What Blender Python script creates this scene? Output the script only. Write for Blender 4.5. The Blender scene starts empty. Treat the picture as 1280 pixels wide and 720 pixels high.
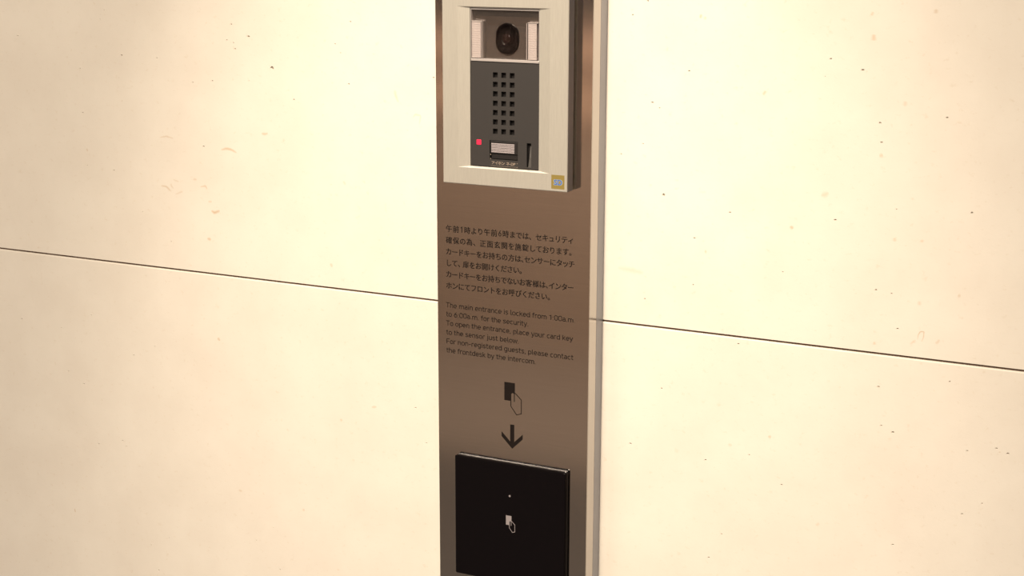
import bpy, bmesh, math, random
from mathutils import Vector, Matrix, geometry

S = bpy.context.scene
COL = S.collection

# ---------------------------------------------------------------- camera
cam_data = bpy.data.cameras.new('camera')
cam = bpy.data.objects.new('camera', cam_data)
COL.objects.link(cam)
cam_data.sensor_fit = 'HORIZONTAL'
cam_data.sensor_width = 36.0
cam_data.lens = 54.1917
cam_data.clip_start = 0.02
right = Vector((0.8991883, 0.43755545, 0.00237421))
up = Vector((-0.10184141, 0.20400369, 0.97365847))
fwd = Vector((-0.42554522, 0.8757441, -0.22799899))
rot = Matrix((right, up, -fwd)).transposed().to_4x4()
cam.matrix_world = Matrix.Translation((0.582889, -1.2315, 1.55)) @ rot
S.camera = cam

# ---------------------------------------------------------------- colour management, world, lights
S.view_settings.view_transform = 'Standard'
S.view_settings.look = 'None'
S.view_settings.exposure = 0.0
S.view_settings.gamma = 1.0
S.view_settings.use_curve_mapping = False

world = bpy.data.worlds.new('world')
S.world = world
world.use_nodes = True
world.node_tree.nodes['Background'].inputs[0].default_value = (1.0, 0.8, 0.6, 1)
world.node_tree.nodes['Background'].inputs[1].default_value = 0.02

WARM = (1.0, 0.83, 0.62)

def spot(name, loc, target, energy, angle, blend, radius, color=WARM):
    d = bpy.data.lights.new(name, 'SPOT')
    d.energy = energy
    d.spot_size = math.radians(angle)
    d.spot_blend = blend
    d.shadow_soft_size = radius
    d.color = color
    o = bpy.data.objects.new(name, d)
    COL.objects.link(o)
    o.location = loc
    o.rotation_euler = (Vector(target) - Vector(loc)).to_track_quat('-Z', 'Y').to_euler()
    return o

def area(name, loc, target, energy, sx, sy, color=WARM):
    d = bpy.data.lights.new(name, 'AREA')
    d.shape = 'RECTANGLE'
    d.size = sx
    d.size_y = sy
    d.energy = energy
    d.color = color
    o = bpy.data.objects.new(name, d)
    COL.objects.link(o)
    o.location = loc
    o.rotation_euler = (Vector(target) - Vector(loc)).to_track_quat('-Z', 'Y').to_euler()
    return o

# the ceiling spot that washes the stone wall above the panel, and added unseen lamps for fill and steel reflections
spot('wall_spot', (0.07, -1.0, 2.40), (-0.02, 0.0, 1.18), 103.0, 40.0, 1.0, 0.03, (1.0, 0.85, 0.67))
area('added_fill_lamp', (0.22, -1.8, 2.58), (0.0, -1.1, 0.0), 63.0, 0.9, 0.12, (1.0, 0.87, 0.70))  # added unseen lamp, fills the stone wall evenly
area('added_lobby_fill', (-1.7, -3.1, 2.58), (-1.7, -3.4, 0.0), 80.0, 1.6, 0.3, (1.0, 0.88, 0.76))  # added unseen lamp, brightens the lobby mirrored in the steel
area('added_lobby_fill', (1.4, -3.1, 2.58), (1.4, -3.4, 0.0), 55.0, 1.6, 0.3, (1.0, 0.88, 0.76))  # also added, keeps the steel bright from other views

# ---------------------------------------------------------------- materials
def mat(name, color, rough=0.5, metal=0.0, coat=0.0, emit=None, estr=1.0, spec=0.5):
    m = bpy.data.materials.new(name)
    m.use_nodes = True
    b = m.node_tree.nodes['Principled BSDF']
    b.inputs['Base Color'].default_value = (*color, 1)
    b.inputs['Roughness'].default_value = rough
    b.inputs['Metallic'].default_value = metal
    b.inputs['Coat Weight'].default_value = coat
    b.inputs['Specular IOR Level'].default_value = spec
    if emit:
        b.inputs['Emission Color'].default_value = (*emit, 1)
        b.inputs['Emission Strength'].default_value = estr
    return m

def nodes_of(m):
    nt = m.node_tree
    return nt, nt.nodes, nt.links, nt.nodes['Principled BSDF']

def noise(nt, scale_xyz, scale, detail=2.0, rough=0.5):
    tc = nt.nodes.new('ShaderNodeTexCoord')
    mp = nt.nodes.new('ShaderNodeMapping')
    mp.inputs['Scale'].default_value = scale_xyz
    nt.links.new(tc.outputs['Object'], mp.inputs['Vector'])
    n = nt.nodes.new('ShaderNodeTexNoise')
    n.inputs['Scale'].default_value = scale
    n.inputs['Detail'].default_value = detail
    n.inputs['Roughness'].default_value = rough
    nt.links.new(mp.outputs['Vector'], n.inputs['Vector'])
    return n

def ramp(nt, src, p0, c0, p1, c1):
    r = nt.nodes.new('ShaderNodeValToRGB')
    r.color_ramp.elements[0].position = p0
    r.color_ramp.elements[0].color = (*c0, 1)
    r.color_ramp.elements[1].position = p1
    r.color_ramp.elements[1].color = (*c1, 1)
    nt.links.new(src, r.inputs['Fac'])
    return r

def bump(nt, src, strength, dist, b, prev=None):
    n = nt.nodes.new('ShaderNodeBump')
    n.inputs['Strength'].default_value = strength
    n.inputs['Distance'].default_value = dist
    nt.links.new(src, n.inputs['Height'])
    if prev:
        nt.links.new(prev.outputs['Normal'], n.inputs['Normal'])
    nt.links.new(n.outputs['Normal'], b.inputs['Normal'])
    return n

# limestone: pale, finely mottled, with tiny pores; tan fossil marks come from the 'stain' attribute
STONE_A = (0.70, 0.645, 0.57)
STONE_B = (0.735, 0.685, 0.61)
M_stone = mat('limestone', STONE_A, 0.75, spec=0.25)
nt, nn, ll, bs = nodes_of(M_stone)
n1 = noise(nt, (1, 1, 1), 14.0, 4.0, 0.6)
r1 = ramp(nt, n1.outputs['Fac'], 0.35, STONE_A, 0.65, STONE_B)
n2 = noise(nt, (1, 1, 1.3), 160.0, 3.0, 0.65)
r2 = ramp(nt, n2.outputs['Fac'], 0.60, (1, 1, 1), 0.78, (0.86, 0.80, 0.72))
mx = nn.new('ShaderNodeMix'); mx.data_type = 'RGBA'; mx.blend_type = 'MULTIPLY'
mx.inputs['Factor'].default_value = 0.6
ll.new(r1.outputs['Color'], mx.inputs['A']); ll.new(r2.outputs['Color'], mx.inputs['B'])
at = nn.new('ShaderNodeAttribute'); at.attribute_name = 'stain'
mx2 = nn.new('ShaderNodeMix'); mx2.data_type = 'RGBA'
mx2.inputs['B'].default_value = (0.50, 0.34, 0.19, 1)
ll.new(at.outputs['Fac'], mx2.inputs['Factor'])
ll.new(mx.outputs['Result'], mx2.inputs['A'])
ll.new(mx2.outputs['Result'], bs.inputs['Base Color'])
n3 = noise(nt, (1, 1, 1), 420.0, 2.0, 0.6)
bp = bump(nt, n3.outputs['Fac'], 0.12, 0.0006, bs)

M_pore = mat('stone_pore', (0.28, 0.25, 0.21), 0.9, spec=0.1)
M_grout = mat('joint_filler', (0.16, 0.10, 0.07), 0.9, spec=0.1)

def brushed(name, color, rough, metal, along, amount=0.12, bumps=0.04):
    m = mat(name, color, rough, metal)
    nt, nn, ll, bs = nodes_of(m)
    sc = {'x': (0.6, 60, 60), 'z': (75, 75, 3.0)}[along]
    n = noise(nt, sc, 28.0, 3.0, 0.7)
    lo = tuple(c * (1 - amount) for c in color)
    hi = tuple(min(1, c * (1 + amount)) for c in color)
    r = ramp(nt, n.outputs['Fac'], 0.3, lo, 0.7, hi)
    ll.new(r.outputs['Color'], bs.inputs['Base Color'])
    bump(nt, n.outputs['Fac'], bumps, 0.0002, bs)
    return m

M_steel = brushed('brushed_steel', (0.62, 0.575, 0.535), 0.105, 1.0, 'x', 0.04, 0.02)
M_steel_edge = mat('polished_steel', (0.50, 0.465, 0.44), 0.18, 1.0)
M_frame_grey = brushed('grey_frame', (0.31, 0.31, 0.34), 0.42, 0.9, 'z', 0.06, 0.03)
M_alu = brushed('hairline_aluminium', (0.355, 0.335, 0.295), 0.48, 0.15, 'z', 0.07, 0.04)
M_alu_side = mat('satin_aluminium_side', (0.40, 0.415, 0.45), 0.28, 1.0)
M_alu_highlight = mat('aluminium_ledge_highlight', (0.62, 0.585, 0.53), 0.4, 0.1)  # paler aluminium, paints the highlight onto the ledges
M_dark = mat('dark_grey_plastic', (0.030, 0.027, 0.026), 0.45)
M_black = mat('black_plastic', (0.010, 0.008, 0.008), 0.45)
M_rubber = mat('black_gasket', (0.012, 0.010, 0.010), 0.8)
M_smoke = mat('smoked_metal', (0.21, 0.195, 0.185), 0.24, 0.85)
M_white = mat('white_diffuser', (0.43, 0.40, 0.40), 0.5)
M_chrome = mat('silver_trim', (0.50, 0.465, 0.455), 0.25, 0.4)
M_gloss_black = mat('gloss_black', (0.004, 0.003, 0.003), 0.10, spec=0.2)
M_slot = mat('grey_tongue', (0.055, 0.05, 0.046), 0.5)
M_lens = mat('lens_glass', (0.007, 0.003, 0.0025), 0.06, spec=0.35)
M_led = mat('red_indicator', (0.35, 0.01, 0.02), 0.3, emit=(1.0, 0.03, 0.085), estr=0.95, spec=0.2)
M_key = mat('key_label', (0.33, 0.29, 0.30), 0.35)
M_ink = mat('black_ink', (0.010, 0.007, 0.006), 0.6, spec=0.12)
M_tan_ink = mat('tan_ink', (0.27, 0.21, 0.165), 0.5)
M_gold = mat('gold_sticker', (0.27, 0.205, 0.06), 0.4, 0.3)
M_blue = mat('blue_ink', (0.05, 0.11, 0.36), 0.5)
M_halo = mat('pale_ink', (0.26, 0.30, 0.30), 0.5)
M_glass_black = mat('black_glass', (0.0045, 0.0035, 0.004), 0.04, spec=0.08)
M_reader_base = mat('reader_housing', (0.010, 0.008, 0.008), 0.25)
M_pale_ink = mat('pale_grey_ink', (0.25, 0.22, 0.225), 0.5)
M_added_wood = mat('added_wood', (0.30, 0.17, 0.10), 0.45)  # for the added dado that the steel reflects
nt, nn, ll, bs = nodes_of(M_added_wood)
nw = noise(nt, (1, 1, 12), 3.0, 3.0)
rw = ramp(nt, nw.outputs['Fac'], 0.3, (0.32, 0.235, 0.18), 0.7, (0.39, 0.29, 0.225))
ll.new(rw.outputs['Color'], bs.inputs['Base Color'])
M_added_rail = mat('added_pale_rail', (0.74, 0.50, 0.36), 0.45)  # for the added rails that the steel reflects
M_darkwall = mat('dark_lobby_wall', (0.035, 0.028, 0.025), 0.7)
M_floor = mat('lobby_floor', (0.055, 0.047, 0.041), 0.5)
M_added_border = mat('added_floor_border', (0.165, 0.13, 0.105), 0.5)  # for the added floor band that the steel reflects
M_ceil = mat('ceiling_paint', (0.55, 0.48, 0.40), 0.9)

# a thin clear pane: sees through, with a mirror-like share by Fresnel
M_pane = bpy.data.materials.new('clear_plastic')
M_pane.use_nodes = True
nt = M_pane.node_tree
nt.nodes.clear()
out = nt.nodes.new('ShaderNodeOutputMaterial')
mixs = nt.nodes.new('ShaderNodeMixShader')
tr = nt.nodes.new('ShaderNodeBsdfTransparent')
tr.inputs[0].default_value = (0.97, 0.95, 0.94, 1)
gl = nt.nodes.new('ShaderNodeBsdfGlossy')
gl.inputs['Roughness'].default_value = 0.04
fr = nt.nodes.new('ShaderNodeFresnel')
fr.inputs['IOR'].default_value = 1.18
nt.links.new(fr.outputs[0], mixs.inputs[0])
nt.links.new(tr.outputs[0], mixs.inputs[1])
nt.links.new(gl.outputs[0], mixs.inputs[2])
nt.links.new(mixs.outputs[0], out.inputs['Surface'])

# ---------------------------------------------------------------- mesh helpers (x and z in mm, d = mm in front of the panel's face)
PANEL_OUT = 32.5                      # the panel's face stands this far off the stone, in mm
def V3(x, z, d):
    return (x / 1000.0, -(PANEL_OUT + d) / 1000.0, z / 1000.0)

def link(name, bm, m, parent=None, smooth=False):
    me = bpy.data.meshes.new(name)
    bmesh.ops.recalc_face_normals(bm, faces=bm.faces)
    bm.to_mesh(me)
    bm.free()
    for k in (m if isinstance(m, (list, tuple)) else [m]):
        me.materials.append(k)
    if smooth:
        for p in me.polygons:
            p.use_smooth = True
    o = bpy.data.objects.new(name, me)
    COL.objects.link(o)
    if parent:
        attach(o, parent)
    return o

ORIGIN = {}
def attach(o, parent):
    """parent o without moving it (meshes are built in place, in world metres)"""
    base = ORIGIN.get(parent.name, Vector((0, 0, 0)))
    o.data.transform(Matrix.Translation(-base)) if parent.type == 'EMPTY' else o.data.transform(Matrix.Translation(-ORIGIN.get(parent.name, Vector((0, 0, 0)))))
    o.parent = parent
    ORIGIN[o.name] = base

def thing(name, label, cat, loc):
    o = bpy.data.objects.new(name, None)
    COL.objects.link(o)
    o.location = loc
    o.empty_display_size = 0.05
    o['label'] = label
    o['category'] = cat
    ORIGIN[o.name] = Vector(loc)
    return o

def structure(o):
    o['kind'] = 'structure'
    return o

def add_box(bm, x0, x1, z0, z1, d0, d1, bev=0.0, seg=2, mi=0):
    t = bmesh.new()
    vs = [t.verts.new(V3(x, z, d)) for x in (x0, x1) for z in (z0, z1) for d in (d0, d1)]
    for f in ((0, 1, 3, 2), (4, 6, 7, 5), (0, 4, 5, 1), (2, 3, 7, 6), (0, 2, 6, 4), (1, 5, 7, 3)):
        t.faces.new([vs[i] for i in f])
    if bev:
        bmesh.ops.bevel(t, geom=list(t.edges), offset=bev / 1000.0, segments=seg, profile=0.5, affect='EDGES')
    merge(bm, t, mi)

def merge(bm, t, mi=0):
    t.verts.index_update()
    mp = [bm.verts.new(v.co) for v in t.verts]
    for f in t.faces:
        try:
            nf = bm.faces.new([mp[v.index] for v in f.verts])
            nf.material_index = mi
            nf.smooth = f.smooth
        except ValueError:
            pass
    t.free()

def add_prism(bm, pts, d0, d1, mi=0):
    """polygon (x, z) extruded from depth d0 to d1"""
    a = [bm.verts.new(V3(x, z, d0)) for x, z in pts]
    b = [bm.verts.new(V3(x, z, d1)) for x, z in pts]
    n = len(pts)
    fs = [bm.faces.new(a), bm.faces.new(b)]
    for i in range(n):
        fs.append(bm.faces.new((a[i], a[(i + 1) % n], b[(i + 1) % n], b[i])))
    for f in fs:
        f.material_index = mi

def rounded_rect(x0, x1, z0, z1, r, n=6):
    pts = []
    for cx, cz, a0 in ((x1 - r, z1 - r, 0), (x0 + r, z1 - r, 90), (x0 + r, z0 + r, 180), (x1 - r, z0 + r, 270)):
        for k in range(n + 1):
            a = math.radians(a0 + 90.0 * k / n)
            pts.append((cx + r * math.cos(a), cz + r * math.sin(a)))
    return pts

def add_loft(bm, loops, mi=0, cap0=True, cap1=True):
    """loops: list of (points (x, z), depth), same count; skins between them"""
    rows = [[bm.verts.new(V3(x, z, d)) for x, z in pts] for pts, d in loops]
    n = len(rows[0])
    fs = []
    for a, b in zip(rows, rows[1:]):
        for i in range(n):
            fs.append(bm.faces.new((a[i], a[(i + 1) % n], b[(i + 1) % n], b[i])))
    if cap0:
        fs.append(bm.faces.new(rows[0]))
    if cap1:
        fs.append(bm.faces.new(rows[-1]))
    for f in fs:
        f.material_index = mi

def add_stroke(bm, pts, w, d0, d1):
    """a line of constant width through (x, z) points"""
    h = w / 2.0
    left, rightp = [], []
    for i, p in enumerate(pts):
        p = Vector(p)
        a = (p - Vector(pts[i - 1])).normalized() if i else None
        b = (Vector(pts[i + 1]) - p).normalized() if i < len(pts) - 1 else None
        t = (a + b).normalized() if a and b else (a or b)
        k = 1.0 / max(0.4, t.dot(a)) if a and b else 1.0
        nrm = Vector((-t.y, t.x)) * h * k
        left.append(p + nrm)
        rightp.append(p - nrm)
    for i in range(len(pts) - 1):
        add_prism(bm, [left[i], left[i + 1], rightp[i + 1], rightp[i]], d0, d1)

def plate_faces(bm, outer, holes, d, mi=0):
    """flat face with holes at depth d; returns nothing, walls are added apart"""
    co = [Vector(p) for p in outer]
    faces = [list(range(len(outer)))]
    for h in holes:
        s = len(co)
        co += [Vector(p) for p in h]
        faces.append(list(range(s, s + len(h))))
    v, e, f, ov, oe, of = geometry.delaunay_2d_cdt(co, [], faces, 1, 1e-7)
    vs = [bm.verts.new(V3(p.x, p.y, d)) for p in v]
    for tri, src in zip(f, of):
        if any(k > 0 for k in src):
            continue
        nf = bm.faces.new([vs[i] for i in tri])
        nf.material_index = mi

def add_wall_loop(bm, pts, d0, d1, mi=0):
    a = [bm.verts.new(V3(x, z, d0)) for x, z in pts]
    b = [bm.verts.new(V3(x, z, d1)) for x, z in pts]
    n = len(pts)
    for i in range(n):
        f = bm.faces.new((a[i], a[(i + 1) % n], b[(i + 1) % n], b[i]))
        f.material_index = mi

def rect(x0, x1, z0, z1):
    return [(x0, z0), (x1, z0), (x1, z1), (x0, z1)]

def glyph_faces(ch, cache={}):
    """outline of one character from Blender's own font, as (points, triangles), em = 1"""
    if ch not in cache:
        cu = bpy.data.curves.new('glyph', 'FONT')
        cu.body = ch
        cu.size = 1.0
        cu.resolution_u = 3
        t = bpy.data.objects.new('glyph', cu)
        COL.objects.link(t)
        dg = bpy.context.evaluated_depsgraph_get()
        me = bpy.data.meshes.new_from_object(t.evaluated_get(dg))
        cache[ch] = ([(v.co.x, v.co.y) for v in me.vertices], [tuple(p.vertices) for p in me.polygons])
        bpy.data.meshes.remove(me)
        bpy.data.objects.remove(t)
        bpy.data.curves.remove(cu)
    return cache[ch]

def add_glyph(bm, ch, x, base, sx, sz, d, bold):
    """printed character, its em box from x; struck a few times a hair apart for a bolder weight"""
    pts, tris = glyph_faces(ch)
    strikes = [(0, 0)] if not bold else [(-1, 0.6), (1, 0.6), (-1, -0.6), (1, -0.6)]
    for k, (ox, oz) in enumerate(strikes):
        vs = [bm.verts.new(V3(x + px * sx + ox * bold, base + pz * sz + oz * bold, d + 0.02 + 0.012 * k)) for px, pz in pts]
        for t in tris:
            try:
                f = bm.faces.new([vs[i] for i in t])
                f.normal_update()
                if f.normal.y > 0:
                    f.normal_flip()
            except ValueError:
                pass

def flat_link(name, bm, m, parent):
    me = bpy.data.meshes.new(name)
    bm.to_mesh(me)
    bm.free()
    me.materials.append(m)
    o = bpy.data.objects.new(name, me)
    COL.objects.link(o)
    attach(o, parent)
    return o

def arc(cx, cz, rx, rz, a0, a1, n=7):
    return [(cx + rx * math.cos(math.radians(a0 + (a1 - a0) * k / n)), cz + rz * math.sin(math.radians(a0 + (a1 - a0) * k / n))) for k in range(n + 1)]

def bowl(cx, r, lo, hi):
    p = arc(cx, hi, r, 0.21, 0, 180) + arc(cx, lo, r, 0.21, 180, 360)
    return p + [p[0], p[1]]

# an even-stroke grotesque, cap height 1: letter -> (advance, strokes)
LATIN = {
    'o': (0.56, [bowl(0.28, 0.20, 0.27, 0.47)]),
    'e': (0.56, [[(0.09, 0.36), (0.47, 0.36), (0.47, 0.47)] + arc(0.28, 0.47, 0.19, 0.21, 0, 180)[1:] + arc(0.28, 0.27, 0.19, 0.21, 180, 322)]),
    'a': (0.54, [arc(0.26, 0.49, 0.18, 0.19, 150, 0) + [(0.44, 0.0)], [(0.44, 0.41), (0.25, 0.41)] + arc(0.23, 0.235, 0.15, 0.175, 90, 270) + [(0.32, 0.07), (0.44, 0.15)]]),
    'c': (0.51, [arc(0.28, 0.47, 0.19, 0.21, 40, 180) + arc(0.28, 0.27, 0.19, 0.21, 180, 320)]),
    'n': (0.57, [[(0.10, 0), (0.10, 0.74)], [(0.10, 0.40)] + arc(0.285, 0.48, 0.185, 0.20, 180, 0) + [(0.47, 0)]]),
    'm': (0.86, [[(0.10, 0), (0.10, 0.74)], [(0.10, 0.40)] + arc(0.265, 0.50, 0.165, 0.18, 180, 0) + [(0.43, 0)], [(0.43, 0.40)] + arc(0.595, 0.50, 0.165, 0.18, 180, 0) + [(0.76, 0)]]),
    'h': (0.57, [[(0.10, 0), (0.10, 1.0)], [(0.10, 0.40)] + arc(0.285, 0.48, 0.185, 0.20, 180, 0) + [(0.47, 0)]]),
    'r': (0.40, [[(0.10, 0), (0.10, 0.74)], [(0.10, 0.40)] + arc(0.27, 0.48, 0.17, 0.20, 180, 50)]),
    'u': (0.57, [[(0.10, 0.74)] + arc(0.285, 0.26, 0.185, 0.20, 180, 360) + [(0.47, 0.34)], [(0.47, 0.74), (0.47, 0)]]),
    'i': (0.24, [[(0.12, 0), (0.12, 0.74)], [(0.12, 0.86), (0.12, 1.0)]]),
    'l': (0.29, [[(0.10, 1.0)] + arc(0.22, 0.18, 0.12, 0.12, 180, 270, 4) + [(0.27, 0.06)]]),
    't': (0.38, [[(0.15, 0.95)] + arc(0.28, 0.19, 0.13, 0.13, 180, 270, 4) + [(0.34, 0.06)], [(0.03, 0.68), (0.34, 0.68)]]),
    'f': (0.37, [[(0.36, 0.94)] + arc(0.28, 0.81, 0.13, 0.13, 90, 180, 4) + [(0.15, 0)], [(0.03, 0.68), (0.34, 0.68)]]),
    's': (0.50, [[(0.42, 0.59), (0.36, 0.66), (0.25, 0.685), (0.14, 0.66), (0.09, 0.57), (0.11, 0.46), (0.20, 0.40), (0.34, 0.34), (0.41, 0.26), (0.41, 0.15), (0.34, 0.075), (0.22, 0.055), (0.12, 0.09), (0.06, 0.15)]]),
    'k': (0.52, [[(0.10, 0), (0.10, 1.0)], [(0.44, 0.74), (0.11, 0.33)], [(0.22, 0.44), (0.47, 0.0)]]),
    'd': (0.57, [bowl(0.27, 0.19, 0.27, 0.47), [(0.47, 0), (0.47, 1.0)]]),
    'b': (0.57, [bowl(0.30, 0.19, 0.27, 0.47), [(0.10, 0), (0.10, 1.0)]]),
    'p': (0.57, [bowl(0.30, 0.19, 0.27, 0.47), [(0.10, -0.27), (0.10, 0.74)]]),
    'g': (0.57, [bowl(0.27, 0.19, 0.27, 0.47), [(0.47, 0.74)] + arc(0.28, -0.03, 0.19, 0.18, 0, -140)]),
    'y': (0.52, [[(0.05, 0.74), (0.265, 0.03)], [(0.47, 0.74), (0.235, -0.10), (0.19, -0.19), (0.08, -0.21)]]),
    'j': (0.26, [[(0.14, 0.74)] + arc(0.03, -0.09, 0.11, 0.12, 0, -90, 4), [(0.14, 0.86), (0.14, 1.0)]]),
    'w': (0.74, [[(0.04, 0.74), (0.20, 0.04), (0.37, 0.70), (0.54, 0.04), (0.70, 0.74)]]),
    'T': (0.60, [[(0.03, 0.94), (0.57, 0.94)], [(0.30, 0.94), (0.30, 0)]]),
    'F': (0.56, [[(0.10, 0), (0.10, 0.94), (0.52, 0.94)], [(0.10, 0.50), (0.46, 0.50)]]),
    '1': (0.50, [[(0.08, 0.74), (0.32, 0.92), (0.32, 0)]]),
    '0': (0.60, [bowl(0.30, 0.21, 0.27, 0.73)]),
    '6': (0.60, [bowl(0.30, 0.21, 0.27, 0.37), [(0.42, 0.98), (0.12, 0.48)]]),
    ':': (0.27, [[(0.13, 0), (0.13, 0.15)], [(0.13, 0.55), (0.13, 0.70)]]),
    '.': (0.25, [[(0.12, 0), (0.12, 0.15)]]),
    ',': (0.25, [[(0.14, 0.14), (0.12, 0.0), (0.07, -0.10)]]),
    '-': (0.42, [[(0.06, 0.37), (0.36, 0.37)]]),
    ' ': (0.27, []),
}

def add_latin(bm, ch, x, base, sx, sz, w, d):
    for k, path in enumerate(LATIN[ch][1]):
        dd = d + 0.04 + 0.012 * k
        add_stroke(bm, [(x + px * sx, base + pz * sz) for px, pz in path], w, dd - 0.04, dd)

def latin_line(name, body, x0, x1, base, cap, w, d, m, parent):
    total = sum(LATIN[c][0] for c in body) - 0.16
    sx = (x1 - x0) / total
    bm = bmesh.new()
    x = x0 - 0.05 * sx
    for c in body:
        add_latin(bm, c, x, base, sx, cap, w, d)
        x += LATIN[c][0] * sx
    return link(name, bm, m, parent)

SMALL = 'ュィッ'
def japanese_line(name, body, x0, x1, base, em, d, m, parent, bold, comma=0.55):
    def adv(c):
        if c in '16':
            return 0.62
        if c in '、。':
            return comma
        if c in SMALL:
            return 0.80
        if '\u3040' <= c <= '\u30ff':
            return 0.90
        return 1.0
    total = sum(adv(c) for c in body)
    k = (x1 - x0) / total                      # mm per em of advance
    bm = bmesh.new()
    x = x0
    for c in body:
        a = adv(c) * k
        if c in '16':
            w = LATIN[c][0] * em * 0.74
            add_latin(bm, c, x + (a - w) / 2.0, base, em * 0.74, em * 0.80, 0.78, d)
        else:
            g = em * 0.97
            left = x if c in '、。' else x + (a - g) / 2.0
            add_glyph(bm, c, left, base, g, em, d, bold)
        x += a
    return flat_link(name, bm, m, parent)

def letter_row(name, body, x0, x1, base, size, d, m, parent, bold):
    """short lettering in Blender's own font, fitted between x0 and x1"""
    rows = []
    x = 0.0
    for c in body:
        if c == ' ':
            x += 0.35
            continue
        pts, tris = glyph_faces(c)
        lo, hi = min(p[0] for p in pts), max(p[0] for p in pts)
        rows.append((c, x - lo))
        x += hi - lo + 0.10
    k = (x1 - x0) / (x - 0.10)
    bm = bmesh.new()
    for c, ox in rows:
        add_glyph(bm, c, x0 + ox * k, base, k, size, d, bold)
    return flat_link(name, bm, m, parent)

# pores (x, z, radius) and tan fossil marks (points, width, strength) of the stone, in mm
PITS = [ (-471.2, 1468.0, 0.8), (-587.4, 1438.9, 1.0), (-506.7, 1408.4, 0.8), (-451.9, 1423.8, 1.0), (-407.9, 1422.7, 1.0), (-365.1, 1400.5, 0.9), (-341.4, 1403.1, 1.0), (-506.6, 
1363.4, 0.8), (-476.9, 1458.8, 0.7), (-316.4, 1458.4, 1.1), (-296.9, 1447.4, 1.5), (-322.3, 1443.3, 0.9), (-314.6, 1440.9, 0.8), (-312.8, 1435.1, 1.0), (-270.9, 1418.4, 2.2), 
(-246.9, 1389.5, 1.1), (-182.1, 1464.6, 1.0), (-185.3, 1407.1, 1.1), (-95.2, 1416.9, 1.1), (-193.7, 1435.6, 0.7), (-199.2, 1443.6, 0.8), (-298.3, 1405.0, 0.7), (-355.4, 1337.8, 
1.1), (-470.1, 1305.8, 0.9), (-505.0, 1308.8, 0.8), (-436.1, 1265.7, 0.7), (-401.2, 1237.5, 0.7), (-610.1, 1132.7, 1.0), (-512.0, 1147.8, 0.9), (-457.9, 1110.5, 1.0), (-548.6, 
1081.2, 1.1), (-527.9, 1069.6, 1.1), (-554.7, 1129.0, 0.8), (-429.2, 1123.6, 0.9), (-512.5, 1003.9, 1.2), (-479.1, 1012.6, 1.1), (-474.6, 1007.0, 0.8), (-439.7, 871.1, 1.1), 
(-448.2, 899.1, 0.8), (-423.9, 911.4, 0.9), (-555.5, 883.6, 0.7), (-118.1, 1100.4, 1.0), (-106.6, 1066.6, 1.0), (-281.5, 902.5, 1.0), (-309.8, 929.6, 0.8), (-288.1, 947.2, 0.8), 
(97.3, 1478.1, 0.9), (148.8, 1433.2, 1.0), (116.7, 1405.2, 1.1), (123.3, 1400.8, 0.8), (110.7, 1490.0, 1.0), (294.3, 1439.9, 1.4), (264.3, 1433.6, 0.7), (268.1, 1447.8, 0.9), 
(310.3, 1398.7, 1.0), (362.4, 1405.7, 1.1), (128.9, 1326.6, 1.9), (188.6, 1316.2, 1.0), (109.2, 1369.5, 0.8), (89.1, 1359.3, 0.8), (157.8, 1291.4, 1.0), (278.3, 1317.3, 1.4), 
(327.4, 1330.2, 0.8), (386.4, 1332.1, 1.1), (312.5, 1383.2, 1.0), (113.8, 1233.2, 1.0), (158.0, 1250.4, 1.0), (236.4, 1269.5, 0.9), (200.2, 1202.7, 1.0), (314.8, 1262.3, 1.1), 
(327.6, 1260.6, 0.9), (334.1, 1231.8, 1.0), (378.3, 1192.8, 1.1), (131.6, 1153.7, 1.2), (103.2, 1098.1, 1.4), (174.3, 1093.8, 1.1), (213.6, 1104.7, 1.0), (191.3, 1027.4, 1.2), 
(243.5, 1082.1, 1.2), (180.2, 1002.9, 1.2), (325.6, 1147.7, 1.0), (335.4, 1143.3, 1.4), (418.6, 1142.1, 1.1), (427.8, 1139.1, 1.2), (396.0, 1136.6, 1.0), (410.7, 1093.6, 1.0), 
(395.5, 1081.9, 1.1), (341.2, 1044.9, 1.1), (321.4, 1180.8, 1.1) ]
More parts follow.
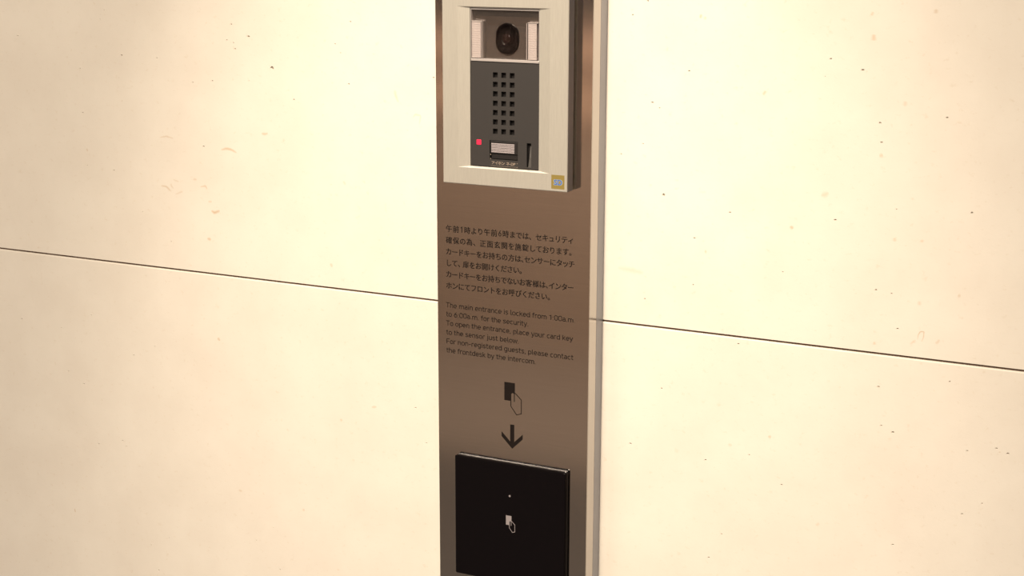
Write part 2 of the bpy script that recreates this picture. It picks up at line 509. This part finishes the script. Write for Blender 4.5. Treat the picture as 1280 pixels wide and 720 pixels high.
STAINS = [ ([(-409.9, 1343.3), (-400.8, 1345.2), (-391.9, 1343.6)], 1.3, 0.55), ([(-410.9, 1294.4), (-403.8, 1294.1), (-398.1, 1289.3)], 1.5, 0.70), ([(-397.6, 1297.9), (-397.8, 
1295.4), (-394.9, 1292.4)], 1.4, 0.50), ([(-395.4, 1302.1), (-391.4, 1300.8), (-387.5, 1300.2)], 1.4, 0.40), ([(-393.3, 1286.8), (-388.1, 1288.8), (-383.1, 1290.8)], 1.5, 0.40), 
([(-362.0, 1296.9), (-355.0, 1298.2), (-353.4, 1295.1)], 1.6, 0.70), ([(-370.4, 1303.9), (-365.5, 1304.0)], 1.6, 0.50), ([(-352.9, 1282.6), (-348.0, 1283.0)], 1.6, 0.50), 
([(-349.5, 1274.0), (-345.7, 1271.9), (-338.7, 1274.5)], 2.4, 1.00), ([(-355.9, 1244.9), (-351.0, 1244.1)], 2.4, 0.80), ([(-334.7, 1335.6), (-327.9, 1337.5), (-322.2, 1336.8), 
(-315.6, 1334.0)], 1.9, 0.90), ([(-286.0, 1354.7), (-281.8, 1354.4), (-278.0, 1355.4)], 1.7, 0.75), ([(-135.9, 1404.2), (-135.1, 1399.1), (-132.2, 1392.6)], 2.2, 0.50), ([(-117.2, 
1379.4), (-114.6, 1382.5), (-108.8, 1381.7), (-110.6, 1373.2)], 1.4, 0.50), ([(-348.3, 1142.8), (-345.4, 1139.7)], 2.2, 0.80), ([(-193.9, 1315.2), (-191.3, 1311.5)], 2.0, 0.40), 
([(-210.5, 1233.6), (-208.4, 1229.8)], 2.0, 0.60), ([(158.1, 1480.3), (157.2, 1476.7)], 1.9, 0.80), ([(162.1, 1478.5), (160.8, 1475.8)], 1.9, 0.50), ([(213.1, 1416.0), (215.7, 
1419.7)], 2.2, 0.70), ([(300.2, 1485.9), (298.9, 1482.7)], 1.9, 0.50), ([(301.6, 1468.5), (301.6, 1463.2)], 3.2, 0.70), ([(348.6, 1489.2), (348.7, 1485.6)], 2.2, 0.60), ([(329.5, 
1417.2), (329.1, 1412.8)], 2.6, 0.40), ([(311.2, 1371.8), (314.3, 1373.3)], 2.6, 0.60), ([(265.4, 1336.5), (268.7, 1337.4), (271.9, 1339.3)], 3.0, 0.50), ([(327.4, 1307.0), 
(327.6, 1303.7)], 2.4, 0.50), ([(348.8, 1307.3), (349.5, 1305.0)], 2.4, 0.50), ([(240.8, 1309.0), (243.6, 1306.9)], 2.4, 0.90), ([(167.1, 1280.4), (169.3, 1280.6)], 2.4, 0.60), 
([(350.7, 1224.3), (350.8, 1228.4), (352.5, 1231.6), (355.4, 1231.9), (355.2, 1226.9), (354.0, 1223.4)], 0.8, 0.85), ([(344.6, 1219.9), (349.4, 1224.2)], 1.4, 0.40), ([(364.8, 
1223.3), (366.7, 1224.2), (368.1, 1226.8)], 1.7, 0.50), ([(315.8, 1218.8), (316.1, 1216.1)], 2.0, 0.60), ([(229.6, 1123.9), (232.5, 1123.6)], 2.4, 0.70), ([(87.7, 1258.6), (97.5, 
1257.8), (106.6, 1256.9), (111.8, 1256.0)], 3.4, 0.35), ([(379.8, 1264.8), (382.3, 1264.1)], 2.6, 0.50), ([(350.0, 1257.0), (350.5, 1253.1)], 2.2, 0.40), ([(-552.6, 922.9), 
(-551.8, 918.3)], 1.1, 1.00), ([(-504.7, 1326.2), (-503.0, 1323.5)], 1.4, 0.60), ([(-503.7, 1326.0), (-503.7, 1325.8)], 1.0, 0.30), ([(-167.7, 1094.2), (-161.4, 1095.5)], 1.8, 
0.60), ([(-203.9, 1076.7), (-201.1, 1075.4)], 1.8, 0.60), ([(-330.0, 981.6), (-325.0, 981.1)], 1.8, 0.50), ([(-251.5, 972.8), (-248.6, 974.1)], 2.0, 0.50), ([(420.9, 1140.1), 
(421.6, 1138.8)], 1.2, 0.50), ([(275.2, 1050.3), (277.9, 1053.0)], 2.2, 0.40), ([(194.2, 1111.6), (197.9, 1110.7)], 2.0, 0.40), ([(160.1, 1331.4), (167.2, 1332.0)], 1.6, 0.15) ]

# ---------------------------------------------------------------- the setting
JOINT = 1208.9
X0, X1 = -2600.0, 2600.0
ROOM_D = 3.9

def build_wall():
    bm = bmesh.new()
    st = bm.verts.layers.float.new('stain')
    O = -PANEL_OUT                                   # depth of the stone's face
    def slab(z0, z1, pits, chamfer_top):
        holes = []
        for px, pz, r in pits:
            rnd = random.Random(int(px * 10) * 31 + int(pz * 10))
            n = 9
            sx, sz = r * rnd.uniform(0.75, 1.25), r * rnd.uniform(0.55, 0.8)
            a0 = rnd.uniform(0, 6.28)
            holes.append([(px + sx * math.cos(a0 + 6.2832 * k / n) * rnd.uniform(0.8, 1.15),
                           pz + sz * math.sin(a0 + 6.2832 * k / n) * rnd.uniform(0.8, 1.15)) for k in range(n)])
        zt = z1 - (0.9 if chamfer_top else 0.0)
        # the middle of the slab carries the pores; the far ends are plain
        if holes:
            plate_faces(bm, rect(-760.0, 560.0, z0, zt), holes, O)
            for a, b in ((X0, -760.0), (560.0, X1)):
                bm.faces.new([bm.verts.new(V3(x, z, O)) for x, z in rect(a, b, z0, zt)])
        else:
            bm.faces.new([bm.verts.new(V3(x, z, O)) for x, z in rect(X0, X1, z0, zt)])
        for h in holes:                              # little bowls
            cx = sum(p[0] for p in h) / len(h); cz = sum(p[1] for p in h) / len(h)
            mid = [(cx + (x - cx) * 0.72, cz + (z - cz) * 0.72) for x, z in h]
            depth = 0.55 * max(abs(x - cx) for x, z in h) + 0.15
            rows = [[bm.verts.new(V3(x, z, O)) for x, z in h], [bm.verts.new(V3(x, z, O - depth)) for x, z in mid]]
            n = len(h)
            for i in range(n):
                bm.faces.new((rows[0][i], rows[0][(i + 1) % n], rows[1][(i + 1) % n], rows[1][i]))
            f = bm.faces.new(rows[1]); f.material_index = 1
        def strip(za, da, zb, db, mi=0):
            f = bm.faces.new([bm.verts.new(V3(x, z, d)) for x, z, d in ((X0, za, da), (X1, za, da), (X1, zb, db), (X0, zb, db))])
            f.material_index = mi
        if chamfer_top:
            strip(zt, O, z1, O - 0.8)
            strip(z1, O - 0.8, z1, O - 9.0)
        else:
            strip(z1, O, z1, O - 9.0)
        strip(z0, O, z0, O - 9.0)
    levels = [0.0, JOINT - 600.0, JOINT, JOINT + 600.0, 2600.0]
    for a, b in zip(levels, levels[1:]):
        lo = a + (1.1 if a > 0 else 0.0)
        hi = b - (1.05 if b < 2600.0 else 0.0)
        slab(lo, hi, [p for p in PITS if lo + 4 < p[1] < hi - 4], b < 2600.0)
        if b < 2600.0:                               # filler at the back of the joint
            f = bm.faces.new([bm.verts.new(V3(x, z, O - 3.0)) for x, z in ((X0, b - 1.1), (X1, b - 1.1), (X1, b + 1.1), (X0, b + 1.1))])
            f.material_index = 2
    bmesh.ops.recalc_face_normals(bm, faces=bm.faces)
    # tan fossil marks: soft-edged ribbons lying in the stone's face
    for pts, w, alpha in STAINS:
        n = len(pts)
        dense = []
        for i in range(n - 1):
            for k in range(4):
                t = k / 4.0
                dense.append((pts[i][0] * (1 - t) + pts[i + 1][0] * t, pts[i][1] * (1 - t) + pts[i + 1][1] * t))
        dense.append(pts[-1])
        for _ in range(2):                           # round the bends
            q = [dense[0]]
            for a, b in zip(dense, dense[1:]):
                q += [(a[0] * 0.75 + b[0] * 0.25, a[1] * 0.75 + b[1] * 0.25), (a[0] * 0.25 + b[0] * 0.75, a[1] * 0.25 + b[1] * 0.75)]
            dense = q + [dense[-1]]
        dense = dense[::4] + ([dense[-1]] if (len(dense) - 1) % 4 else [])
        m = len(dense)
        rnd = random.Random(int(pts[0][0] * 10))
        rows = []
        for i, p in enumerate(dense):
            q0, q1 = dense[max(0, i - 1)], dense[min(m - 1, i + 1)]
            t = Vector((q1[0] - q0[0], q1[1] - q0[1])).normalized()
            nrm = Vector((-t.y, t.x))
            u = i / (m - 1.0)
            prof = math.sin(math.pi * min(1, max(0, u))) ** 0.5
            h = w * 0.95 * (0.25 + 0.75 * prof) * rnd.uniform(0.8, 1.2)
            row = []
            for s, a in ((-1, 0.0), (0, alpha * (0.15 + 0.85 * prof)), (1, 0.0)):
                v = bm.verts.new(V3(p[0] + nrm.x * h * s, p[1] + nrm.y * h * s, O + 0.03))
                v[st] = a * 0.75 if 0 < i < m - 1 else 0.0
                row.append(v)
            rows.append(row)
        for a, b in zip(rows, rows[1:]):
            for s in (0, 1):
                f = bm.faces.new((a[s], a[s + 1], b[s + 1], b[s]))
                f.normal_update()
                if f.normal.y > 0:
                    f.normal_flip()
    me = bpy.data.meshes.new('wall_back')
    bm.to_mesh(me)
    bm.free()
    for k in (M_stone, M_pore, M_grout):
        me.materials.append(k)
    o = bpy.data.objects.new('wall_back', me)
    COL.objects.link(o)
    return structure(o)

build_wall()

def slab_obj(name, lo, hi, m):
    bm = bmesh.new()
    vs = [bm.verts.new((x, y, z)) for x in (lo[0], hi[0]) for y in (lo[1], hi[1]) for z in (lo[2], hi[2])]
    for f in ((0, 1, 3, 2), (4, 6, 7, 5), (0, 4, 5, 1), (2, 3, 7, 6), (0, 2, 6, 4), (1, 5, 7, 3)):
        bm.faces.new([vs[i] for i in f])
    return structure(link(name, bm, m))

XA, XB = X0 / 1000.0, X1 / 1000.0
slab_obj('floor', (XA, -ROOM_D, -0.1), (XB, 0.02, 0.0), M_floor)
slab_obj('ceiling', (XA, -ROOM_D, 2.6), (XB, 0.02, 2.7), M_ceil)
slab_obj('wall_left', (XA - 0.1, -ROOM_D, 0.0), (XA, 0.02, 2.6), M_darkwall)
slab_obj('wall_right', (XB, -ROOM_D, 0.0), (XB + 0.1, 0.02, 2.6), M_darkwall)
slab_obj('wall_front', (XA, -ROOM_D - 0.1, 0.0), (XB, -ROOM_D, 2.6), M_darkwall)
slab_obj('added_trim_1', (XA, -ROOM_D, 0.0), (XB, -ROOM_D + 0.02, 0.86), M_added_wood)  # added dado, gives the steel its brown reflection
slab_obj('added_trim_4', (XA, -ROOM_D, 0.0), (XB, -2.75, 0.006), M_added_border)  # added paler floor band, brightens the reflection midway down the steel
slab_obj('added_trim_2', (XA, -ROOM_D, 0.89), (XB, -ROOM_D + 0.05, 1.00), M_added_rail)  # added rail, mirrored as the lower copper band in the steel
slab_obj('added_trim_3', (XA, -ROOM_D, 1.09), (XB, -ROOM_D + 0.05, 1.18), M_added_rail)  # added rail for the upper band reflected in the steel

# ---------------------------------------------------------------- the steel sign panel
HW = 75.0
panel = thing('sign_panel', 'tall narrow brushed steel panel printed with Japanese and English entrance instructions', 'sign', (0.0, 0.0, 0.78))
PZ0, PZ1 = 780.0, 1660.0

bm = bmesh.new()
add_box(bm, -HW, HW, PZ0, PZ1, -0.8, 0.0, 0.25, 2)
link('front_plate', bm, M_steel, panel)
bm = bmesh.new()
add_box(bm, -HW, HW, PZ0, PZ1, -16.3, -0.8, 0.2, 1)
o = link('edge_return', bm, M_steel_edge, panel)
o['label'] = 'polished steel edge of the panel reflecting the wall'
bm = bmesh.new()
add_box(bm, -HW + 4.0, HW - 4.0, PZ0, PZ1, -17.4, -16.3, 0, 1)
add_box(bm, -HW + 0.5, HW - 0.5, PZ0, PZ1, -PANEL_OUT, -17.4, 0.3, 1)
o = link('back_frame', bm, M_frame_grey, panel)
o['label'] = 'dull grey back frame against the stone wall'

JP = [('午前1時より午前6時までは、セキュリティ', 59.6, 0.9), ('確保の為、正面玄関を施錠しております。', 61.6, 0.9),
      ('カードキーをお持ちの方は、センサーにタッチ', 60.8, 0.45), ('して、扉をお開けください。', 12.2, 0.7),
      ('カードキーをお持ちでないお客様は、インター', 60.3, 0.45), ('ホンにてフロントをお呼びください。', 39.8, 0.7)]
for i, (s, xr, cm) in enumerate(JP):
    japanese_line('japanese_text_line', s, -66.4, xr, 1283.5 - 10.5 * i, 6.7, 0.0, M_ink, panel, 0.12, cm)
EN = [('The main entrance is locked from 1:00a.m.', 61.2), ('to 6:00a.m. for the security.', 16.2),
      ('To open the entrance, place your card key', 59.2), ('to the sensor just below.', 6.8),
      ('For non-registered guests, please contact', 59.9), ('the frontdesk by the intercom.', 23.5)]
for i, (s, xr) in enumerate(EN):
    latin_line('english_text_line', s, -66.2, xr, 1212.9 - 8.5 * i, 4.75, 0.66, 0.0, M_ink, panel)

def card_icon(bm, cx, cz, k, d, w):
    """a card held by a fingertip; k scales the 17 mm tall card"""
    def q(pts):
        return [(cx + x * k, cz + z * k) for x, z in pts]
    card = [(-7.2, 8.6), (3.4, 8.6), (3.4, -2.0), (2.5, -2.0), (2.2, -1.4), (1.4, -0.9), (0.5, -1.2), (-0.3, -2.4), (-0.5, -8.6), (-7.2, -8.6)]
    add_prism(bm, q(card), d, d + 0.06)
    add_stroke(bm, q([(3.0, -0.6), (4.2, -1.2), (9.9, -6.4), (9.9, -19.4), (5.2, -21.0), (-0.6, -13.6), (-0.6, -3.0)]), w, d, d + 0.075)
    add_stroke(bm, q([(2.9, -1.0), (2.9, -9.0)]), w, d, d + 0.09)

bm = bmesh.new()
card_icon(bm, 0.0, 1141.5, 1.0, 0.0, 0.75)
link('card_and_hand_symbol', bm, M_ink, panel)
bm = bmesh.new()
add_prism(bm, [(-1.2, 1110.6), (2.9, 1110.6), (2.9, 1094.3), (11.4, 1102.6), (11.4, 1098.0), (0.9, 1087.6), (-9.9, 1098.2), (-9.9, 1102.8), (-1.2, 1094.3)], 0.0, 0.06)
link('down_arrow_symbol', bm, M_ink, panel)

# ---------------------------------------------------------------- the intercom
icom = thing('intercom', 'wall intercom with camera, speaker holes and call button on the steel panel', 'intercom', V3(0, 1330.3, 0))
IX0, IX1, IZ0, IZ1 = -60.1, 59.3, 1330.4, 1499.2
WX0, WX1, WZ0, WZ1 = -34.1, 31.7, 1346.7, 1483.0      # the opening the door station sits in
ID = 15.0                                             # front of the faceplate
RD = 13.0                                             # dished depth at the opening

bm = bmesh.new()
add_loft(bm, [(rounded_rect(-57.5, 56.7, IZ0 + 2.4, IZ1 - 2.4, 1.0, 3), 0.0), (rounded_rect(-57.5, 56.7, IZ0 + 2.4, IZ1 - 2.4, 1.0, 3), 3.2)])
link('gasket', bm, M_rubber, icom)

def faceplate():
    bm = bmesh.new()
    out0 = rounded_rect(IX0, IX1, IZ0, IZ1, 0.6, 3)
    inn = rounded_rect(IX0 + 0.6, IX1 - 0.6, IZ0 + 0.6, IZ1 - 0.6, 0.4, 3)
    dish = [(-45.2, 1345.4), (42.4, 1345.4), (42.4, 1484.1), (-45.2, 1484.1)]
    win = rect(WX0, WX1, WZ0, WZ1)
    plate_faces(bm, inn, [dish], ID)
    def row(pts, d):
        return [bm.verts.new(V3(x, z, d)) for x, z in pts]
    def skin(a, b):
        for i in range(len(a)):
            bm.faces.new((a[i], a[(i + 1) % len(a)], b[(i + 1) % len(b)], b[i]))
    skin(row(inn, ID), row(out0, ID - 0.5))
    k0 = len(bm.faces)
    skin(row(out0, ID - 0.5), row(out0, 3.2))
    bm.faces.ensure_lookup_table()
    for f in bm.faces[k0:]:
        f.material_index = 1
    dv, wv = row(dish, ID), row(win, RD)               # left and right ramps; upper and lower ledges in the painted highlight colour
    for i in range(4):
        f = bm.faces.new((dv[i], dv[(i + 1) % 4], wv[(i + 1) % 4], wv[i]))
        f.material_index = 2 if i in (0, 2) else 0
    skin(row(win, RD), row(win, 3.2))
    plate_faces(bm, out0, [win], 3.2)
    bmesh.ops.remove_doubles(bm, verts=bm.verts, dist=1e-6)
    return link('faceplate', bm, [M_alu, M_alu_side, M_alu_highlight], icom)
faceplate()

# camera section: dark back, clear pane, two ribbed lamps, the lens
CX0, CX1, CZ0, CZ1 = WX0 + 0.7, WX1 - 0.5, 1440.2, 1482.3
MD = 12.3                                             # front of the door station
bm = bmesh.new()
add_box(bm, CX0, CX1, CZ0, CZ1, 4.0, 6.0)
# housing tilted forward at the top, shaped to reflect the dark floor
vs = [bm.verts.new(V3(*p)) for p in ((CX0, CZ0, 8.2), (CX1, CZ0, 8.2), (CX1, 1468.0, 8.0), (CX0, 1468.0, 8.0), (CX1, 1476.0, 9.0), (CX0, 1476.0, 9.0), (CX1, CZ1, 11.2), (CX0, CZ1, 11.2))]
for f in ((0, 1, 2, 3), (3, 2, 4, 5), (5, 4, 6, 7)):
    bm.faces.new([vs[i] for i in f])
cb = link('camera_housing', bm, M_smoke, icom)

bm = bmesh.new()
lx, lz = -0.5, 1457.2
def oblong(w, h, n=14):
    r = w; s = h - w
    pts = []
    for k in range(n + 1):
        a = math.pi * k / n
        pts.append((lx + r * math.cos(a), lz + s + r * math.sin(a)))
    for k in range(n + 1):
        a = math.pi + math.pi * k / n
        pts.append((lx + r * math.cos(a), lz - s + r * math.sin(a)))
    return pts
add_loft(bm, [(oblong(10.9, 13.8), 7.6), (oblong(10.6, 13.4), 9.6), (oblong(9.9, 12.7), 10.4), (oblong(9.0, 11.8), 10.4), (oblong(8.3, 9.6), 9.0), (oblong(6.6, 6.61), 8.6)])
lens = link('camera_lens', bm, M_gloss_black, icom, smooth=False)
def disc_rows(cx, cz, rows, n=28):
    return [([(cx + r * math.cos(6.2832 * k / n), cz + r * math.sin(6.2832 * k / n)) for k in range(n)], d) for r, d in rows]
bm = bmesh.new()
add_loft(bm, disc_rows(lx, lz, [(6.4, 8.6), (6.2, 9.6), (5.6, 9.9), (5.2, 9.4), (4.6, 9.2)]), cap0=False)
link('lens_ring', bm, M_gloss_black, lens, smooth=True)
bm = bmesh.new()
add_loft(bm, disc_rows(lx, lz, [(4.5, 9.2), (4.1, 9.7), (3.3, 10.1), (2.2, 10.35), (1.1, 10.45), (0.3, 10.48)]), cap0=False)
link('lens_glass', bm, M_lens, lens, smooth=True)

def lamp(x0, x1, z0, z1):
    bm = bmesh.new()
    n = 25
    d0, d1 = 6.0, 11.6
    prof = []
    for i in range(n):
        a = z0 + (z1 - z0) * i / n
        b = z0 + (z1 - z0) * (i + 1) / n
        h = (b - a)
        prof += [(a + 0.02, d1 - 0.35), (a + 0.22 * h, d1), (b - 0.22 * h, d1), (b - 0.02, d1 - 0.35)]
    L = [bm.verts.new(V3(x0, z, d)) for z, d in prof]
    R = [bm.verts.new(V3(x1, z, d)) for z, d in prof]
    for i in range(len(prof) - 1):
        bm.faces.new((L[i], R[i], R[i + 1], L[i + 1]))
    bl = [bm.verts.new(V3(x, z, d0)) for x, z in ((x0, z0), (x1, z0), (x1, z1), (x0, z1))]
    bm.faces.new(bl)
    bm.faces.new([bl[0], bl[1], R[0], L[0]])
    bm.faces.new([bl[3], bl[2], R[-1], L[-1]])
    bm.faces.new([bl[0]] + L + [bl[3]])
    bm.faces.new([bl[1]] + R + [bl[2]])
    o = link('light_panel', bm, M_white, icom)
    o['label'] = 'white ribbed light panel beside the camera lens'
    # clear rim around the lamp
    bm = bmesh.new()
    add_box(bm, x0 - 0.2, x1 + 1.5, z1 + 0.15, z1 + 0.9, 6.0, MD - 0.2, 0.1, 1)
    side = x1 + 0.9 if x0 < 0 else x0 - 1.5
    add_box(bm, side, side + 0.6, z0, z1 + 0.15, 6.0, MD - 0.2, 0.1, 1)
    link('lamp_rim', bm, M_chrome, o)
lamp(-32.9, -24.4, 1440.6, 1471.2)
lamp(20.5, 28.4, 1440.6, 1471.0)

bm = bmesh.new()
add_box(bm, CX0, CX1, CZ0 + 0.1, CZ1, MD - 0.35, MD + 0.15)
o = link('clear_cover', bm, M_pane, icom)
o['label'] = 'clear plastic cover in front of the camera'
bm = bmesh.new()
add_box(bm, CX0 - 0.1, CX1 + 0.2, 1437.9, 1440.2, 5.0, MD + 0.7, 0.35, 2)
add_box(bm, CX0, CX1, 1481.4, 1482.5, 6.0, MD + 0.2, 0.15, 1)
add_box(bm, CX0 - 0.3, CX0 + 0.25, 1440.2, 1482.5, 6.0, MD + 0.2, 0.1, 1)
add_box(bm, CX1 - 0.35, CX1 + 0.2, 1440.2, 1482.5, 6.0, MD + 0.2, 0.1, 1)
o = link('cover_edge', bm, M_chrome, icom)
o['label'] = 'bright edge of the clear camera cover'

# speaker section with real holes
SX0, SX1, SZ0, SZ1 = WX0 + 0.4, WX1 - 0.3, 1347.3, 1437.3
holes = []
for r in range(7):
    for c, x in enumerate((-12.45, -4.45, 3.65)):
        zt = 1428.9 - 8.07 * r
        holes.append(rect(x, x + 4.6, zt - 4.6, zt))
KEY = rect(-15.6, 11.4, 1353.8, 1370.4)
SLOT = rect(20.0, 24.2, 1348.9, 1369.8)
bm = bmesh.new()
so = rect(SX0, SX1, SZ0, SZ1)
plate_faces(bm, so, holes + [KEY, SLOT], MD)
add_wall_loop(bm, so, MD, 4.0)
for h in holes:
    add_wall_loop(bm, h, MD, MD - 2.6)
for h in (KEY, SLOT):
    add_wall_loop(bm, h, MD, MD - 4.0)
bmesh.ops.remove_doubles(bm, verts=bm.verts, dist=1e-6)
link('speaker_panel', bm, M_dark, icom)
bm = bmesh.new()
add_box(bm, WX0 + 0.1, WX1 - 0.1, WZ0 + 0.1, 1437.5, 4.0, MD - 4.0)
link('inner_housing', bm, M_black, icom)

bm = bmesh.new()
add_box(bm, -28.3, -23.8, 1365.8, 1370.2, MD - 0.2, MD + 0.35, 0.3, 2)
o = link('indicator_light', bm, M_led, icom)
o['label'] = 'small glowing red square indicator'

bm = bmesh.new()
add_box(bm, -15.2, 11.0, 1358.9, 1370.1, MD - 4.0, MD - 0.4, 0.4, 2)
add_box(bm, -14.6, 10.4, 1354.2, 1358.9, MD - 4.0, MD - 1.6, 0.3, 2)
btn = link('call_button', bm, M_black, icom)
bm = bmesh.new()
for i in range(6):
    z = 1359.9 + 1.40 * i
    add_box(bm, -14.1, 8.2, z, z + 0.98, MD - 0.5, MD + 0.05, 0.12, 1)
o = link('name_strip', bm, M_key, btn)
o['label'] = 'pale ribbed name strip of the call button'
letter_row('maker_text', 'アイホン ネ-DP', -13.6, 9.2, 1349.6, 3.3, MD, M_tan_ink, icom, 0.06)
bm = bmesh.new()
for x0, x1, z0, z1 in ((-15.0, -14.3, 1357.5, 1358.3), (-15.0, -14.3, 1354.0, 1354.7), (10.6, 11.2, 1351.2, 1351.8), (10.6, 11.2, 1347.9, 1348.5)):
    add_box(bm, x0, x1, z0, z1, MD, MD + 0.08)
add_box(bm, -14.6, 10.9, 1348.15, 1348.3, MD, MD + 0.06)
link('maker_plate_mark', bm, M_tan_ink, icom)

bm = bmesh.new()                                      # a tongue that rises to the face at the foot of the slot
tp = [(21.4, 1348.9, MD), (24.1, 1348.9, MD), (24.1, 1357.4, MD - 0.7), (22.3, 1357.4, MD - 0.7), (24.1, 1367.0, MD - 2.6), (22.4, 1367.0, MD - 2.6)]
v = [bm.verts.new(V3(*p)) for p in tp]
w = [bm.verts.new(V3(p[0], p[1], MD - 4.0)) for p in tp]
bm.faces.new((v[0], v[1], v[2], v[3])); bm.faces.new((v[3], v[2], v[4], v[5]))
ring = (0, 1, 2, 4, 5, 3)
for i in range(6):
    a, b = ring[i], ring[(i + 1) % 6]
    bm.faces.new((v[a], v[b], w[b], w[a]))
link('slot_tongue', bm, M_slot, icom)

bm = bmesh.new()
add_prism(bm, rect(44.6, 56.8, 1332.8, 1344.8), ID, ID + 0.08)
sticker = link('sticker', bm, M_gold, icom)
sticker['label'] = 'small square gold sticker with blue SD letters'
letter_row('sticker_letters_halo', 'SD', 47.1, 54.7, 1336.2, 6.6, ID + 0.08, M_halo, sticker, 0.5)
letter_row('sticker_letters', 'SD', 47.3, 54.5, 1336.3, 6.4, ID + 0.14, M_blue, sticker, 0.16)

# ---------------------------------------------------------------- the card reader
rd = thing('card_reader', 'square black glossy card reader below the arrow on the steel panel', 'card reader', V3(0, 958.2, 0))
RX0, RX1, RZ0, RZ1 = -55.3, 56.5, 958.2, 1074.9
bm = bmesh.new()
add_loft(bm, [(rounded_rect(RX0 + 0.2, RX1 - 0.2, RZ0 + 0.2, RZ1 - 0.2, 1.6), 0.0), (rounded_rect(RX0 + 0.2, RX1 - 0.2, RZ0 + 0.2, RZ1 - 0.2, 1.6), 1.6), (rounded_rect(RX0 + 0.7, RX1 - 0.7, RZ0 + 0.7, RZ1 - 0.7, 1.4), 2.1)])
link('housing', bm, M_reader_base, rd)
bm = bmesh.new()
add_loft(bm, [(rounded_rect(RX0 + 1.2, RX1 - 1.2, RZ0 + 1.2, RZ1 - 1.2, 1.2), 2.1), (rounded_rect(RX0 + 1.2, RX1 - 1.2, RZ0 + 1.2, RZ1 - 1.2, 1.2), 2.8)])
add_loft(bm, [(rounded_rect(RX0 + 0.4, RX1 - 0.4, RZ0 + 0.4, RZ1 - 0.4, 1.5), 2.8), (rounded_rect(RX0 + 0.1, RX1 - 0.1, RZ0 + 0.1, RZ1 - 0.1, 1.6), 3.6), (rounded_rect(RX0, RX1, RZ0, RZ1, 1.6), 5.0), (rounded_rect(RX0 + 0.2, RX1 - 0.2, RZ0 + 0.2, RZ1 - 0.2, 1.5), 5.6), (rounded_rect(RX0 + 0.8, RX1 - 0.8, RZ0 + 0.8, RZ1 - 0.8, 1.2), 6.0)])
link('glass_front', bm, M_glass_black, rd)
bm = bmesh.new()
add_loft(bm, disc_rows(1.3, 1044.0, [(1.0, 6.0), (0.9, 6.08)], 16))
link('indicator_dot', bm, M_pale_ink, rd)
bm = bmesh.new()
card_icon(bm, 1.4, 1020.3, 0.53, 6.0, 0.5)
link('card_and_hand_symbol', bm, M_pale_ink, rd)
